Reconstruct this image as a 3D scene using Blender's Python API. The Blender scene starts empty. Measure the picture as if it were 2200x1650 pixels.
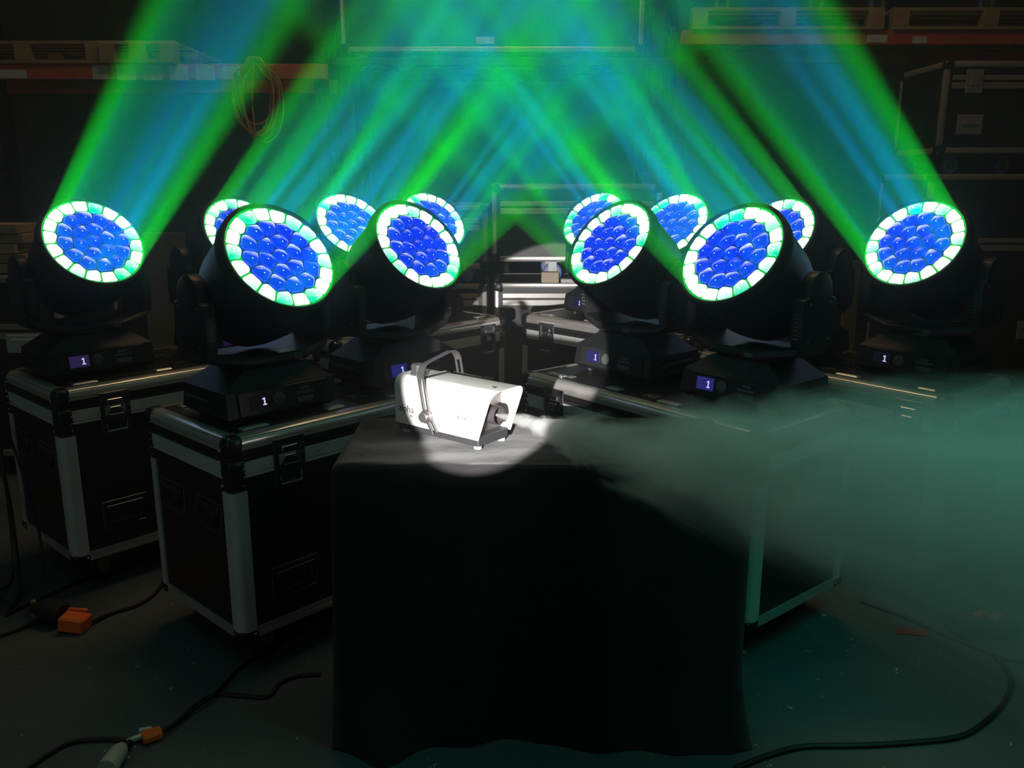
import bpy, bmesh, math, random
from mathutils import Vector, Matrix, Euler
random.seed(7)
PI = math.pi
R = math.radians
sc = bpy.context.scene
col = sc.collection

# ------------------------------------------------------------------ camera, world, lights, exposure
F, PITCH, CAMH = 1847.55, R(13.247), 1.42
cam = bpy.data.objects.new('camera', bpy.data.cameras.new('camera'))
col.objects.link(cam); sc.camera = cam
cam.data.sensor_width = 36; cam.data.lens = 36 * F / 2200
cam.data.clip_start = .05; cam.data.clip_end = 60
cam.location = (0, 0, CAMH); cam.rotation_euler = (PI / 2 - PITCH, 0, 0)
vs = sc.view_settings
vs.view_transform = 'Standard'; vs.look = 'None'; vs.exposure = 0; vs.gamma = 1; vs.use_curve_mapping = False
world = bpy.data.worlds.new('dim_room'); sc.world = world; world.use_nodes = True
bg = world.node_tree.nodes['Background']
bg.inputs[0].default_value = (.50, .50, .46, 1); bg.inputs[1].default_value = .023
cy = sc.cycles
cy.max_bounces = 4; cy.diffuse_bounces = 2; cy.glossy_bounces = 2; cy.transmission_bounces = 2; cy.transparent_max_bounces = 4
cy.volume_bounces = 1; cy.volume_step_rate = .45; cy.sample_clamp_indirect = 4
cy.use_denoising = True


def add_light(name, kind, loc, target, energy, color, **kw):
    d = bpy.data.lights.new(name, kind)
    d.energy = energy; d.color = color
    for k, v in kw.items(): setattr(d, k, v)
    o = bpy.data.objects.new(name, d); col.objects.link(o)
    o.location = loc
    o.rotation_euler = (Vector(target) - Vector(loc)).to_track_quat('-Z', 'Y').to_euler()
    return o


# the hard-edged white profile lamp beside the camera that picks out the fog machine
add_light('white_profile_lamp', 'SPOT', (-.3, .3, 1.15), (-.3 + .117 * 3, .3 + .9843 * 3, 1.15 - .1296 * 3), 760, (1, .95, .93),
          spot_size=R(13.0), spot_blend=.07, shadow_soft_size=.012)
# the warm hall lamps high above the cases
add_light('warm_hall_lamp', 'AREA', (0, 4.05, 5.0), (0, 4.05, 0), 23, (1, .66, .36), shape='RECTANGLE', size=2.9, size_y=.9, spread=R(140)).rotation_euler = (0, 0, 0)
# added weak neutral fill from behind the camera, lifts case fronts and rivets
add_light('front_fill', 'AREA', (-2.6, -2.6, 2.1), (-.6, 3, .6), 6, (.95, 1, .97), shape='RECTANGLE', size=1.4, size_y=1.0)
# added teal fill lamps in mid-air, standing in for beam bounce on fog and floor
add_light('teal_fill', 'AREA', (1.35, 1.3, 2.5), (1.1, 1.5, 0), 3.8, (.03, .9, .66), shape='DISK', size=1.2, spread=R(90))
add_light('teal_fill', 'AREA', (-1.6, 1.2, 3.2), (-1.2, 1.6, 0), 3, (.08, .9, .75), shape='DISK', size=1.6)


# ------------------------------------------------------------------ photograph pixel -> place in the hall
def ray(u, v):
    a, b = (u - 1100) / F, -(v - 825) / F
    c, s = math.cos(PITCH), math.sin(PITCH)
    return Vector((a, b * s + c, b * c - s))
def at(u, v, Y):
    d = ray(u, v); t = Y / d.y
    return Vector((d.x * t, Y, CAMH + d.z * t))
def gnd(u, v, z=0.):
    d = ray(u, v); t = (z - CAMH) / d.z
    return Vector((d.x * t, d.y * t, z))


# ------------------------------------------------------------------ materials
def mat(name, color, rough=.5, metal=0., spec=.5, noise=0, nscale=20, bump=0, emit=None, estr=1.):
    m = bpy.data.materials.new(name); m.use_nodes = True
    nt = m.node_tree; b = nt.nodes['Principled BSDF']
    b.inputs['Base Color'].default_value = (*color, 1)
    b.inputs['Roughness'].default_value = rough
    b.inputs['Metallic'].default_value = metal
    b.inputs['Specular IOR Level'].default_value = spec
    if emit:
        b.inputs['Emission Color'].default_value = (*emit, 1); b.inputs['Emission Strength'].default_value = estr
        m.cycles.emission_sampling = 'NONE'
    if noise or bump:
        tc = nt.nodes.new('ShaderNodeTexCoord'); n = nt.nodes.new('ShaderNodeTexNoise')
        n.inputs['Scale'].default_value = nscale; n.inputs['Detail'].default_value = 5
        nt.links.new(tc.outputs['Object'], n.inputs['Vector'])
        if noise:
            mr = nt.nodes.new('ShaderNodeMapRange')
            mr.inputs['To Min'].default_value = 1 - noise; mr.inputs['To Max'].default_value = 1 + noise
            nt.links.new(n.outputs[0], mr.inputs['Value'])
            mx = nt.nodes.new('ShaderNodeVectorMath'); mx.operation = 'SCALE'
            mx.inputs[0].default_value = color
            nt.links.new(mr.outputs[0], mx.inputs['Scale']); nt.links.new(mx.outputs[0], b.inputs['Base Color'])
        if bump:
            bp = nt.nodes.new('ShaderNodeBump'); bp.inputs['Strength'].default_value = bump; bp.inputs['Distance'].default_value = .01
            nt.links.new(n.outputs[0], bp.inputs['Height']); nt.links.new(bp.outputs[0], b.inputs['Normal'])
    return m


M = {
    'alu': mat('aluminium', (.64, .62, .59), .25, .6, noise=.12, nscale=30),
    'alu_dull': mat('dull_aluminium', (.58, .57, .55), .5, .1, noise=.2, nscale=14),
    'alu_dim': mat('dimmed_aluminium', (.30, .28, .25), .5, .1, noise=.3, nscale=9),  # darker copy of the aluminium; dim light at the back put into its colour
    'laminate': mat('black_laminate', (.018, .018, .019), .42, noise=.35, nscale=9, bump=.05),
    'lid': mat('brown_black_laminate', (.022, .021, .019), .4, noise=.3, nscale=12, bump=.05),
    'ballcap': mat('black_steel_corner', (.014, .015, .016), .38, .2),
    'steel': mat('bright_steel', (.75, .76, .77), .22, 1.),
    'dark_steel': mat('dark_plated_steel', (.16, .17, .18), .3, .9),
    'rubber': mat('black_rubber', (.012, .012, .012), .7),
    'bluewheel': mat('blue_tyre', (.02, .12, .5), .5),
    'wheelgrey': mat('grey_wheel', (.35, .35, .34), .5),
    'shell': mat('matt_black_plastic', (.012, .013, .014), .5, noise=.2, nscale=40),
    'shell_gloss': mat('satin_black_plastic', (.022, .023, .024), .35, spec=.35),
    'bezel': mat('bezel_black', (.01, .012, .011), .6, spec=.25),
    'yoke': mat('black_painted_yoke', (.02, .02, .022), .42, noise=.15, nscale=60),
    'digit': mat('display_digit', (.1, .1, .1), .5, emit=(.62, .58, .95), estr=1.),
    'print': mat('white_print', (.5, .5, .48), .6),
    'printgrey': mat('grey_print', (.09, .1, .1), .6),
    'stencil': mat('stencil_paint', (.30, .29, .27), .7, noise=.6, nscale=60),
    'cloth': mat('black_serge', (.022, .021, .023), .95, spec=.1, noise=.3, nscale=25, bump=.25),
    'foggrey': mat('silver_grey_paint', (.70, .69, .66), .42, .15, noise=.18, nscale=22, bump=.04),
    'fogdark': mat('black_chassis', (.03, .03, .032), .5),
    'bracket': mat('worn_steel_bracket', (.20, .19, .19), .36, .8, noise=.25, nscale=50),
    'ink': mat('black_ink', (.02, .02, .022), .6),
    'wood': mat('raw_wood', (.36, .26, .15), .8, noise=.35, nscale=8),
    'palewood': mat('pale_timber', (.55, .47, .36), .8, noise=.25, nscale=8),
    'orange_beam': mat('orange_rack_beam', (.55, .11, .045), .5, noise=.2, nscale=4),
    'rackgrey': mat('grey_upright', (.022, .024, .026), .7, spec=.2),
    'sticker': mat('white_sticker', (.62, .63, .62), .6, noise=.25, nscale=25),
    'wall': mat('dark_hall_wall', (.05, .048, .044), .9, noise=.3, nscale=1.2),
    'cable': mat('black_cable', (.009, .009, .009), .55),
    'rope': mat('tan_cable', (.42, .22, .08), .7),
    'orange': mat('orange_plastic', (.95, .16, .03), .5),
    'redtape': mat('dull_red_tape', (.25, .03, .02), .8),
    'tape': mat('white_tape', (.7, .68, .64), .7),
    'plugblack': mat('plug_rubber', (.018, .014, .014), .8),
    'plugwhite': mat('pale_plug', (.45, .44, .4), .5),
    'board': mat('raw_board', (.16, .14, .10), .85, noise=.2, nscale=5),
}


# floor: dull blue-grey paint with scuffs, flecks and stains
def floor_material():
    m = bpy.data.materials.new('painted_floor'); m.use_nodes = True
    nt = m.node_tree; N = nt.nodes; L = nt.links; b = N['Principled BSDF']
    tc = N.new('ShaderNodeTexCoord')
    n1 = N.new('ShaderNodeTexNoise'); n1.inputs['Scale'].default_value = 1.6; n1.inputs['Detail'].default_value = 6
    n2 = N.new('ShaderNodeTexNoise'); n2.inputs['Scale'].default_value = 38; n2.inputs['Detail'].default_value = 3; n2.inputs['Distortion'].default_value = 1.2
    r1 = N.new('ShaderNodeValToRGB'); r2 = N.new('ShaderNodeValToRGB')
    r1.color_ramp.elements[0].position = .3; r1.color_ramp.elements[0].color = (.058, .066, .073, 1)
    r1.color_ramp.elements[1].position = .7; r1.color_ramp.elements[1].color = (.094, .105, .112, 1)
    r2.color_ramp.elements[0].position = .70; r2.color_ramp.elements[0].color = (0, 0, 0, 1)
    r2.color_ramp.elements[1].position = .76; r2.color_ramp.elements[1].color = (1, 1, 1, 1)
    mx = N.new('ShaderNodeMix'); mx.data_type = 'RGBA'; mx.inputs[7].default_value = (.6, .6, .56, 1)
    for n in (n1, n2): L.new(tc.outputs['Object'], n.inputs['Vector'])
    L.new(n1.outputs[0], r1.inputs[0]); L.new(n2.outputs[0], r2.inputs[0])
    L.new(r2.outputs[0], mx.inputs[0]); L.new(r1.outputs[0], mx.inputs[6]); L.new(mx.outputs[2], b.inputs['Base Color'])
    b.inputs['Roughness'].default_value = .6
    bp = N.new('ShaderNodeBump'); bp.inputs['Strength'].default_value = .12; bp.inputs['Distance'].default_value = .004
    L.new(n2.outputs[0], bp.inputs['Height']); L.new(bp.outputs[0], b.inputs['Normal'])
    return m
b_ = M['cloth'].node_tree.nodes['Principled BSDF']; b_.inputs['Sheen Weight'].default_value = .22; b_.inputs['Sheen Roughness'].default_value = .45
M['floor'] = floor_material()
def screen_material():      # each display glows by its own object colour
    m = mat('display_glass', (.004, .004, .008), .12, emit=(.02, .02, .1))
    oi = m.node_tree.nodes.new('ShaderNodeObjectInfo')
    m.node_tree.links.new(oi.outputs['Color'], m.node_tree.nodes['Principled BSDF'].inputs['Emission Color'])
    return m
M['screen'] = screen_material()


def lens_material(name, outer):
    """A lit lens: object colour r = which side of the dome is painted brighter, g = how full the cell is."""
    m = bpy.data.materials.new(name); m.use_nodes = True
    nt = m.node_tree; N = nt.nodes; L = nt.links; b = N['Principled BSDF']
    b.inputs['Base Color'].default_value = (.0, .0, .01, 1); b.inputs['Roughness'].default_value = .12
    tc = N.new('ShaderNodeTexCoord'); oi = N.new('ShaderNodeObjectInfo')
    sep = N.new('ShaderNodeSeparateColor'); L.new(oi.outputs['Color'], sep.inputs[0])
    xyz = N.new('ShaderNodeSeparateXYZ'); L.new(tc.outputs['Object'], xyz.inputs[0])
    def mth(op, a, bb=None, clamp=False):
        n = N.new('ShaderNodeMath'); n.operation = op; n.use_clamp = clamp
        for i, q in enumerate((a, bb)):
            if q is None: continue
            if isinstance(q, (int, float)): n.inputs[i].default_value = q
            else: L.new(q, n.inputs[i])
        return n.outputs[0]
    side = mth('SUBTRACT', mth('MULTIPLY', sep.outputs[0], 2.), 1.)
    lo = mth('MULTIPLY', mth('ADD', mth('MULTIPLY', xyz.outputs[0], mth('MULTIPLY', side, .55)), mth('MULTIPLY', xyz.outputs[1], .83)), 1 / .021)  # one-sided highlight across the dome, painted into the lens emission
    nz = N.new('ShaderNodeTexNoise'); nz.inputs['Scale'].default_value = 160; nz.inputs['Detail'].default_value = 3
    vm = N.new('ShaderNodeVectorMath'); vm.operation = 'ADD'
    L.new(tc.outputs['Object'], vm.inputs[0]); L.new(oi.outputs['Random'], vm.inputs[1]); L.new(vm.outputs[0], nz.inputs['Vector'])
    lo = mth('ADD', lo, mth('MULTIPLY', mth('SUBTRACT', nz.outputs[0], .5), .5))
    # hot LED image in every cell
    dx = mth('SUBTRACT', xyz.outputs[0], mth('MULTIPLY', side, -.001)); dy = mth('ADD', xyz.outputs[1], .0045)
    d2 = mth('ADD', mth('MULTIPLY', dx, dx), mth('MULTIPLY', dy, dy))
    dot = mth('SUBTRACT', 1., mth('DIVIDE', d2, (.0021 if not outer else .0032) ** 2), True)
    dot = mth('MULTIPLY', dot, 3., True)
    if outer:
        g = mth('ADD', mth('MULTIPLY', lo, .45), mth('SUBTRACT', mth('MULTIPLY', sep.outputs[1], 2.), .55), True)
        c0, c1, st = (.0, .62, .34), (.93, 1.0, .95), 1.5
    else:
        g = mth('MULTIPLY', mth('ADD', mth('MULTIPLY', lo, 1.35), -.28, True), sep.outputs[1], True)
        g = mth('POWER', g, 1.15)
        c0, c1, st = (.0, .0, .80), (.80, .90, 1.0), 1.05
    mx = N.new('ShaderNodeMix'); mx.data_type = 'RGBA'
    mx.inputs[6].default_value = (*c0, 1); mx.inputs[7].default_value = (*c1, 1); L.new(g, mx.inputs[0])
    mx2 = N.new('ShaderNodeMix'); mx2.data_type = 'RGBA'; mx2.inputs[7].default_value = (.95, .98, 1, 1)
    L.new(dot, mx2.inputs[0]); L.new(mx.outputs[2], mx2.inputs[6])
    L.new(mx2.outputs[2], b.inputs['Emission Color']); b.inputs['Emission Strength'].default_value = st
    m.cycles.emission_sampling = 'NONE'
    return m
M['lens_in'] = lens_material('lit_blue_lens', False)
M['lens_out'] = lens_material('lit_green_lens', True)
M['plate_in'] = mat('blue_glow_plate', (0, 0, .02), .4, emit=(.0, .0, .20), estr=1.)  # blue glow in the lens gaps painted as emission; the plate is no lamp
M['plate_out'] = mat('green_glow_plate', (0, .02, 0), .4, emit=(.0, .50, .05), estr=1.)  # emission paints the green lens light showing in the gaps and rim


# ------------------------------------------------------------------ mesh helpers
class MB:
    def __init__(s): s.bm = bmesh.new()
    def _merge(s, t, mx=None):
        if mx is not None: bmesh.ops.transform(t, matrix=mx, verts=t.verts)
        me = bpy.data.meshes.new('tmp'); t.to_mesh(me); t.free()
        s.bm.from_mesh(me); bpy.data.meshes.remove(me)
        return s
    def box(s, c, d, bev=0, seg=2, rot=None, mx=None, taper=None):
        t = bmesh.new(); bmesh.ops.create_cube(t, size=1)
        for v in t.verts:
            k = 1. if (taper is None or v.co.z < 0) else taper
            v.co = Vector((v.co.x * d[0] * k, v.co.y * d[1] * k, v.co.z * d[2]))
        if bev: bmesh.ops.bevel(t, geom=t.edges[:], offset=bev, segments=seg, affect='EDGES', profile=.5)
        T = Matrix.Translation(c)
        if rot is not None: T = T @ Euler(rot).to_matrix().to_4x4()
        return s._merge(t, mx @ T if mx is not None else T)
    def prism(s, poly, a, b, axis='x', bev=0, mx=None):
        """poly: 2-D outline; extruded from a to b along the axis. x: (y,z)  y: (x,z)  z: (x,y)"""
        t = bmesh.new()
        f = {'x': lambda p, k: (k, p[0], p[1]), 'y': lambda p, k: (p[0], k, p[1]), 'z': lambda p, k: (p[0], p[1], k)}[axis]
        A = [t.verts.new(f(p, a)) for p in poly]; B = [t.verts.new(f(p, b)) for p in poly]
        n = len(poly)
        t.faces.new(A); t.faces.new(B[::-1])
        for i in range(n): t.faces.new((A[i], B[i], B[(i + 1) % n], A[(i + 1) % n]))
        bmesh.ops.recalc_face_normals(t, faces=t.faces[:])
        if bev: bmesh.ops.bevel(t, geom=t.edges[:], offset=bev, segments=2, affect='EDGES', profile=.5)
        return s._merge(t, mx)
    def lathe(s, prof, seg=32, mx=None, cap=True):
        """prof: (r, z) pairs turned about z"""
        t = bmesh.new(); rows = []
        for r, z in prof:
            if r < 1e-6: rows.append([t.verts.new((0, 0, z))])
            else: rows.append([t.verts.new((r * math.cos(2 * PI * i / seg), r * math.sin(2 * PI * i / seg), z)) for i in range(seg)])
        for a, b in zip(rows, rows[1:]):
            for i in range(seg):
                j = (i + 1) % seg
                if len(a) == 1: t.faces.new((a[0], b[i], b[j])) if len(b) > 1 else None
                elif len(b) == 1: t.faces.new((a[i], a[j], b[0]))
                else: t.faces.new((a[i], a[j], b[j], b[i]))
        if cap:
            for rr in (rows[0], rows[-1]):
                if len(rr) > 1: t.faces.new(rr)
        bmesh.ops.recalc_face_normals(t, faces=t.faces[:])
        return s._merge(t, mx)
    def cyl(s, p, q, r, seg=12, r2=None):
        p, q = Vector(p), Vector(q); d = q - p
        T = Matrix.Translation(p) @ d.to_track_quat('Z', 'Y').to_matrix().to_4x4()
        return s.lathe([(0, 0), (r, 0), (r if r2 is None else r2, d.length), (0, d.length)], seg, T)
    def tube(s, pts, r, seg=6):
        pts = [Vector(p) for p in pts]; t = bmesh.new(); rows = []
        up = Vector((0, 0, 1))
        for i, p in enumerate(pts):
            d = (pts[min(i + 1, len(pts) - 1)] - pts[max(i - 1, 0)]).normalized()
            a = d.cross(up)
            if a.length < 1e-3: a = d.cross(Vector((1, 0, 0)))
            a.normalize(); b = a.cross(d)
            rows.append([t.verts.new(p + (a * math.cos(2 * PI * k / seg) + b * math.sin(2 * PI * k / seg)) * r) for k in range(seg)])
        for A, B in zip(rows, rows[1:]):
            for k in range(seg): t.faces.new((A[k], A[(k + 1) % seg], B[(k + 1) % seg], B[k]))
        t.faces.new(rows[0][::-1]); t.faces.new(rows[-1])
        bmesh.ops.recalc_face_normals(t, faces=t.faces[:])
        return s._merge(t)
    def dome(s, p, n, r):
        n = Vector(n); T = Matrix.Translation(p) @ n.to_track_quat('Z', 'Y').to_matrix().to_4x4()
        return s.lathe([(r, 0), (r * .7, r * .55), (0, r * .75)], 6, T, cap=False)
    def raw(s, verts, faces):
        t = bmesh.new(); V = [t.verts.new(v) for v in verts]
        for f in faces: t.faces.new([V[i] for i in f])
        bmesh.ops.recalc_face_normals(t, faces=t.faces[:])
        return s._merge(t)
    def build(s, name, m, parent=None, smooth=35, loc=None):
        me = bpy.data.meshes.new(name); s.bm.to_mesh(me); s.bm.free()
        if smooth:
            me.polygons.foreach_set('use_smooth', [True] * len(me.polygons))
            if hasattr(me, 'set_sharp_from_angle'): me.set_sharp_from_angle(angle=R(smooth))
        me.materials.append(m if not isinstance(m, str) else M[m])
        o = bpy.data.objects.new(name, me); col.objects.link(o)
        if parent is not None: o.parent = parent
        if loc is not None: o.location = loc
        return o


def tag(o, label=None, cat=None, group=None, kind=None):
    if label: o['label'] = label
    if cat: o['category'] = cat
    if group: o['group'] = group
    if kind: o['kind'] = kind
    return o
def empty(name, loc=(0, 0, 0), rz=0, label=None, cat=None, group=None):
    o = bpy.data.objects.new(name, None); col.objects.link(o); o.empty_display_size = .05
    o.location = loc; o.rotation_euler = (0, 0, rz)
    return tag(o, label, cat, group)
def kids(o, pool): return [c for c in pool if c.parent == o]
def copy_tree(o):
    allo = list(col.objects); made = []
    def rec(x, par):
        c = x.copy(); col.objects.link(c); c.parent = par; made.append(c)
        for ch in kids(x, allo): rec(ch, c)
        return c
    return rec(o, None), made
def text(name, body, size, m, parent, mx, extrude=.0003, align='CENTER', shear=0):
    cu = bpy.data.curves.new(name, 'FONT'); cu.body = body; cu.size = size; cu.extrude = extrude
    cu.align_x = align; cu.align_y = 'CENTER'; cu.resolution_u = 3; cu.shear = shear
    t = bpy.data.objects.new('tmp', cu); col.objects.link(t)
    dg = bpy.context.evaluated_depsgraph_get()
    me = bpy.data.meshes.new_from_object(t.evaluated_get(dg)); me.name = name
    bpy.data.objects.remove(t); bpy.data.curves.remove(cu)
    me.transform(mx); me.materials.clear(); me.materials.append(M[m])
    o = bpy.data.objects.new(name, me); col.objects.link(o); o.parent = parent
    return o
def on_front(x, y, z, tilt=0):      # text facing -y, upright
    return Matrix.Translation((x, y, z)) @ Matrix.Rotation(PI / 2 - tilt, 4, 'X')
def smooth_path(pts, n=8):
    P = [Vector(p) for p in pts]; out = []
    for i in range(len(P) - 1):
        a, b, c, d = P[max(i - 1, 0)], P[i], P[i + 1], P[min(i + 2, len(P) - 1)]
        for k in range(n):
            t = k / n
            out.append(.5 * ((2 * b) + (c - a) * t + (2 * a - 5 * b + 4 * c - d) * t * t + (3 * b - a - 3 * c + d) * t ** 3))
    out.append(P[-1]); return out


# ------------------------------------------------------------------ the hall
fl = MB().box((0, 3, -.05), (16, 14, .1)).build('floor', 'floor', smooth=0); tag(fl, kind='structure')
wb = MB().box((0, 8.3, 2.5), (16, .2, 5)).build('wall_back', 'wall', smooth=0); tag(wb, kind='structure')

# ------------------------------------------------------------------ flight cases
CL, CW, CH, CB = 1.0545, .5161, .6142, .1193
CT = CB + CH
HX, HY = CL / 2, CW / 2


def arc(cx, cz, r, a0, a1, n=6):
    return [(cx + r * math.cos(R(a0 + (a1 - a0) * i / n)), cz + r * math.sin(R(a0 + (a1 - a0) * i / n))) for i in range(n + 1)]


def make_case():
    root = empty('flight_case')
    def ring(i, c):
        a, b_ = HX - i, HY - i
        return [(a, -b_ + c), (a, b_ - c), (a - c, b_), (-a + c, b_), (-a, b_ - c), (-a, -b_ + c), (-a + c, -b_), (a - c, -b_)]
    MB().prism(ring(.006, .022), CB + .004, CT - .062, 'z').build('body', 'laminate', root, 20)
    MB().prism(ring(.006, .022), CT - .059, CT - .028, 'z').prism(ring(.030, .004), CT - .03, CT - .003, 'z').build('lid', 'lid', root, 20)
    # rounded top extrusions; outline of the front one in (y, z)
    r = .026
    prof = [(.04, 0), (r, 0)] + [(p[0], p[1]) for p in arc(r, -r, r, 90, 180, 7)] + [(0, -.030), (.0018, -.031), (.0018, -.033), (0, -.034), (0, -.040), (.006, -.040), (.006, -.007), (.04, -.004)]
    for sy in (-1, 1):
        MB().prism([(sy * (HY - p[0]) * 1, CT + p[1]) for p in prof], -HX + .034, HX - .034, 'x').build('top_edge', 'alu', root)
    for sx in (-1, 1):
        MB().prism([(sx * (HX - p[0]), CT + p[1]) for p in prof], -HY + .034, HY - .034, 'y').build('top_edge', 'alu', root)
    # valance band at the top of the body
    z0, z1 = CT - .121, CT - .076
    for sy in (-1, 1):
        MB().prism([(sy * (HY - a), z) for a, z in ((.008, z0), (0, z0), (0, z0 + .004), (.0025, z0 + .005), (.0025, z0 + .009), (0, z0 + .010), (0, z1), (.008, z1))],
                   -HX + .03, HX - .03, 'x').build('valance', 'alu_dull', root)
    for sx in (-1, 1):
        MB().prism([(sx * (HX - a), z) for a, z in ((.008, z0), (0, z0), (0, z0 + .004), (.0025, z0 + .005), (.0025, z0 + .009), (0, z0 + .010), (0, z1), (.008, z1))],
                   -HY + .03, HY - .03, 'y').build('valance', 'alu_dull', root)
    # upright corner extrusions
    q = .024
    for sx in (-1, 1):
        for sy in (-1, 1):
            out = [(.05, .0)] + [(p[0], p[1]) for p in arc(q, q, q, 270, 180, 6)] + [(0, .05), (.007, .05), (.007, .03), (.03, .007), (.05, .007)]
            MB().prism([(sx * (HX - a), sy * (HY - b)) for a, b in out], CB + .026, CT - .160, 'z').build('corner_post', 'alu_dull', root)
    # bottom edges
    for sy in (-1, 1):
        MB().prism([(sy * (HY - a), CB + z) for a, z in ((.03, 0), (.004, 0), (0, .004), (0, .018), (.002, .019), (.002, .021), (0, .022), (0, .034), (.008, .034), (.008, .006), (.03, .006))],
                   -HX + .04, HX - .04, 'x').build('bottom_edge', 'alu', root)
    for sx in (-1, 1):
        MB().prism([(sx * (HX - a), CB + z) for a, z in ((.03, 0), (.004, 0), (0, .004), (0, .018), (.002, .019), (.002, .021), (0, .022), (0, .034), (.008, .034), (.008, .006), (.03, .006))],
                   -HY + .04, HY - .04, 'y').build('bottom_edge', 'alu', root)
    rv = MB()
    for sx in (-1, 1):
        for sy in (-1, 1):
            def rod(z, dz, bev, name):
                t = MB().box((sx * (HX - .026), sy * (HY - .026), z), (.058, .058, dz), bev, 4)
                t.build(name, 'ballcap', root)
            rod(CT - .0295, .065, .022, 'corner_cap')
            rod(CT - .1135, .097, .018, 'corner_brace')
            rod(CB + .014, .034, .012, 'corner_foot')
            X, Y = sx * (HX + .003), sy * (HY + .003)
            for z in (CT - .04, CT - .073, CT - .095, CT - .118, CT - .142, CB + .016):
                rv.dome((sx * (HX - .042), Y, z), (0, sy, 0), .0042)
                rv.dome((X, sy * (HY - .042), z), (sx, 0, 0), .0042)
            rv.dome((sx * (HX - .012), sy * (HY - .012), CT - .003), (sx, sy, 2), .0046)
            rv.dome((sx * (HX - .04), sy * (HY - .04), CT + .003), (0, 0, 1), .004)
    for sy in (-1, 1):
        for i in range(6):
            rv.dome((-HX + .13 + i * .16, sy * HY, CT - .098), (0, sy, 0), .003)
    for sx in (-1, 1):
        for y in (-.17, .0, .17): rv.dome((sx * HX, y, CT - .098), (sx, 0, 0), .003)
    o = rv.build('rivets', 'steel', root); tag(o, kind='stuff')
    # butterfly latches, two to each long side
    for sy in (-1, 1):
        for x in (-HX + .19, HX - .13):
            y = sy * (HY + .001)
            p = MB()
            zc = CT - .105; w, h = .104, .150
            p.box((x - w / 2 + .008, y, zc), (.016, .005, h), .0015, 1).box((x + w / 2 - .008, y, zc), (.016, .005, h), .0015, 1)
            p.box((x, y, zc + h / 2 - .008), (w, .005, .016), .0015, 1).box((x, y, zc - h / 2 + .008), (w, .005, .016), .0015, 1)
            p.box((x, y - sy * .002, zc), (w - .01, .002, h - .01))
            for a in (-1, 1):
                for b in (-.95, -.55, -.1, .3, .7, .95): p.dome((x + a * (w / 2 - .007), y + sy * .0025, zc + b * (h / 2 - .008)), (0, sy, 0), .0034)
            la = p.build('latch', 'dark_steel', root)
            MB().box((x, y + sy * .004, zc + .043), (.052, .006, .016), .002, 1).box((x, y + sy * .004, zc + .020), (.038, .005, .007), .002, 1).build('strike', 'steel', la)
            wg = MB()
            T = Matrix.Translation((x, y + sy * .002, zc - .012)) @ Matrix.Rotation(-sy * PI / 2, 4, 'X')
            wg.lathe([(0, 0), (.030, 0), (.030, .003), (.012, .004), (.012, .008), (0, .008)], 18, T)
            wg.box((x, y + sy * .010, zc - .012), (.05, .003, .020), .001, 1)
            wg.build('butterfly_wing', 'dark_steel', la)
            MB().tube([(x - .034, y + sy * .004, zc - .035), (x - .034, y + sy * .006, zc - .060), (x + .034, y + sy * .006, zc - .060), (x + .034, y + sy * .004, zc - .035)], .003).build('bail', 'steel', la)
    # recessed spring handles
    def handle(T, w=.155, h=.105):
        p = MB()
        for a in (-1, 1):
            p.box((a * (w / 2 - .007), 0, 0), (.014, .004, h), .0015, 1, mx=T)
            p.box((0, 0, a * (h / 2 - .007)), (w, .004, .014), .0015, 1, mx=T)
        p.box((0, .002, 0), (w - .01, .002, h - .01), mx=T)
        for a in range(7):
            for zz in ((h / 2 - .006), (h / 2 - .022), -(h / 2 - .006)):
                if zz < 0 and a not in (0, 3, 6): continue
                c = T @ Vector((-w / 2 + .008 + a * (w - .016) / 6, -.002, zz)); n = T.to_3x3() @ Vector((0, -1, 0))
                p.dome(c, n, .0028)
        hd = p.build('handle', 'dark_steel', root)
        b = MB(); b.box((0, -.004, h / 2 - .026), (w - .03, .006, .020), .002, 1, mx=T); b.build('handle_plate', 'dark_steel', hd)
        g = MB(); P = [T @ Vector(v) for v in ((-w / 2 + .026, -.004, h / 2 - .03), (-w / 2 + .028, -.008, -.022), (w / 2 - .028, -.008, -.022), (w / 2 - .026, -.004, h / 2 - .03))]
        g.tube(P, .0055); g.build('handle_bar', 'rubber', hd)
    for rz, dist in ((PI / 2, HX), (-PI / 2, HX)):
        for off in (-.112, .112):
            handle(Matrix.Rotation(rz, 4, 'Z') @ Matrix.Translation((off, -dist + .004, .478)))
    for rz in (0, PI):
        for off in (-HX + .19, HX - .19):
            handle(Matrix.Rotation(rz, 4, 'Z') @ Matrix.Translation((off, -HY + .004, .262)), .16, .11)
    # castors
    for sx in (-1, 1):
        for sy in (-1, 1):
            x, y = sx * (HX - .12), sy * (HY - .09)
            k = MB(); k.box((x, y, CB - .004), (.1, .085, .006), .001, 1)
            for a in (-1, 1): k.prism([(x - .022, .04), (x + .012, .04), (x + .03, CB - .008), (x - .03, CB - .008)], y + a * .022 - .0015, y + a * .022 + .0015, 'y')
            k.cyl((x - .005, y - .025, .048), (x - .005, y + .025, .048), .006, 8)
            c = k.build('castor', 'dark_steel', root)
            MB().lathe([(0, -.017), (.038, -.017), (.048, -.012), (.048, .012), (.038, .017), (0, .017)], 20, Matrix.Translation((x - .005, y, .048)) @ Matrix.Rotation(PI / 2, 4, 'X')).build('wheel', 'rubber', c)
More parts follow.
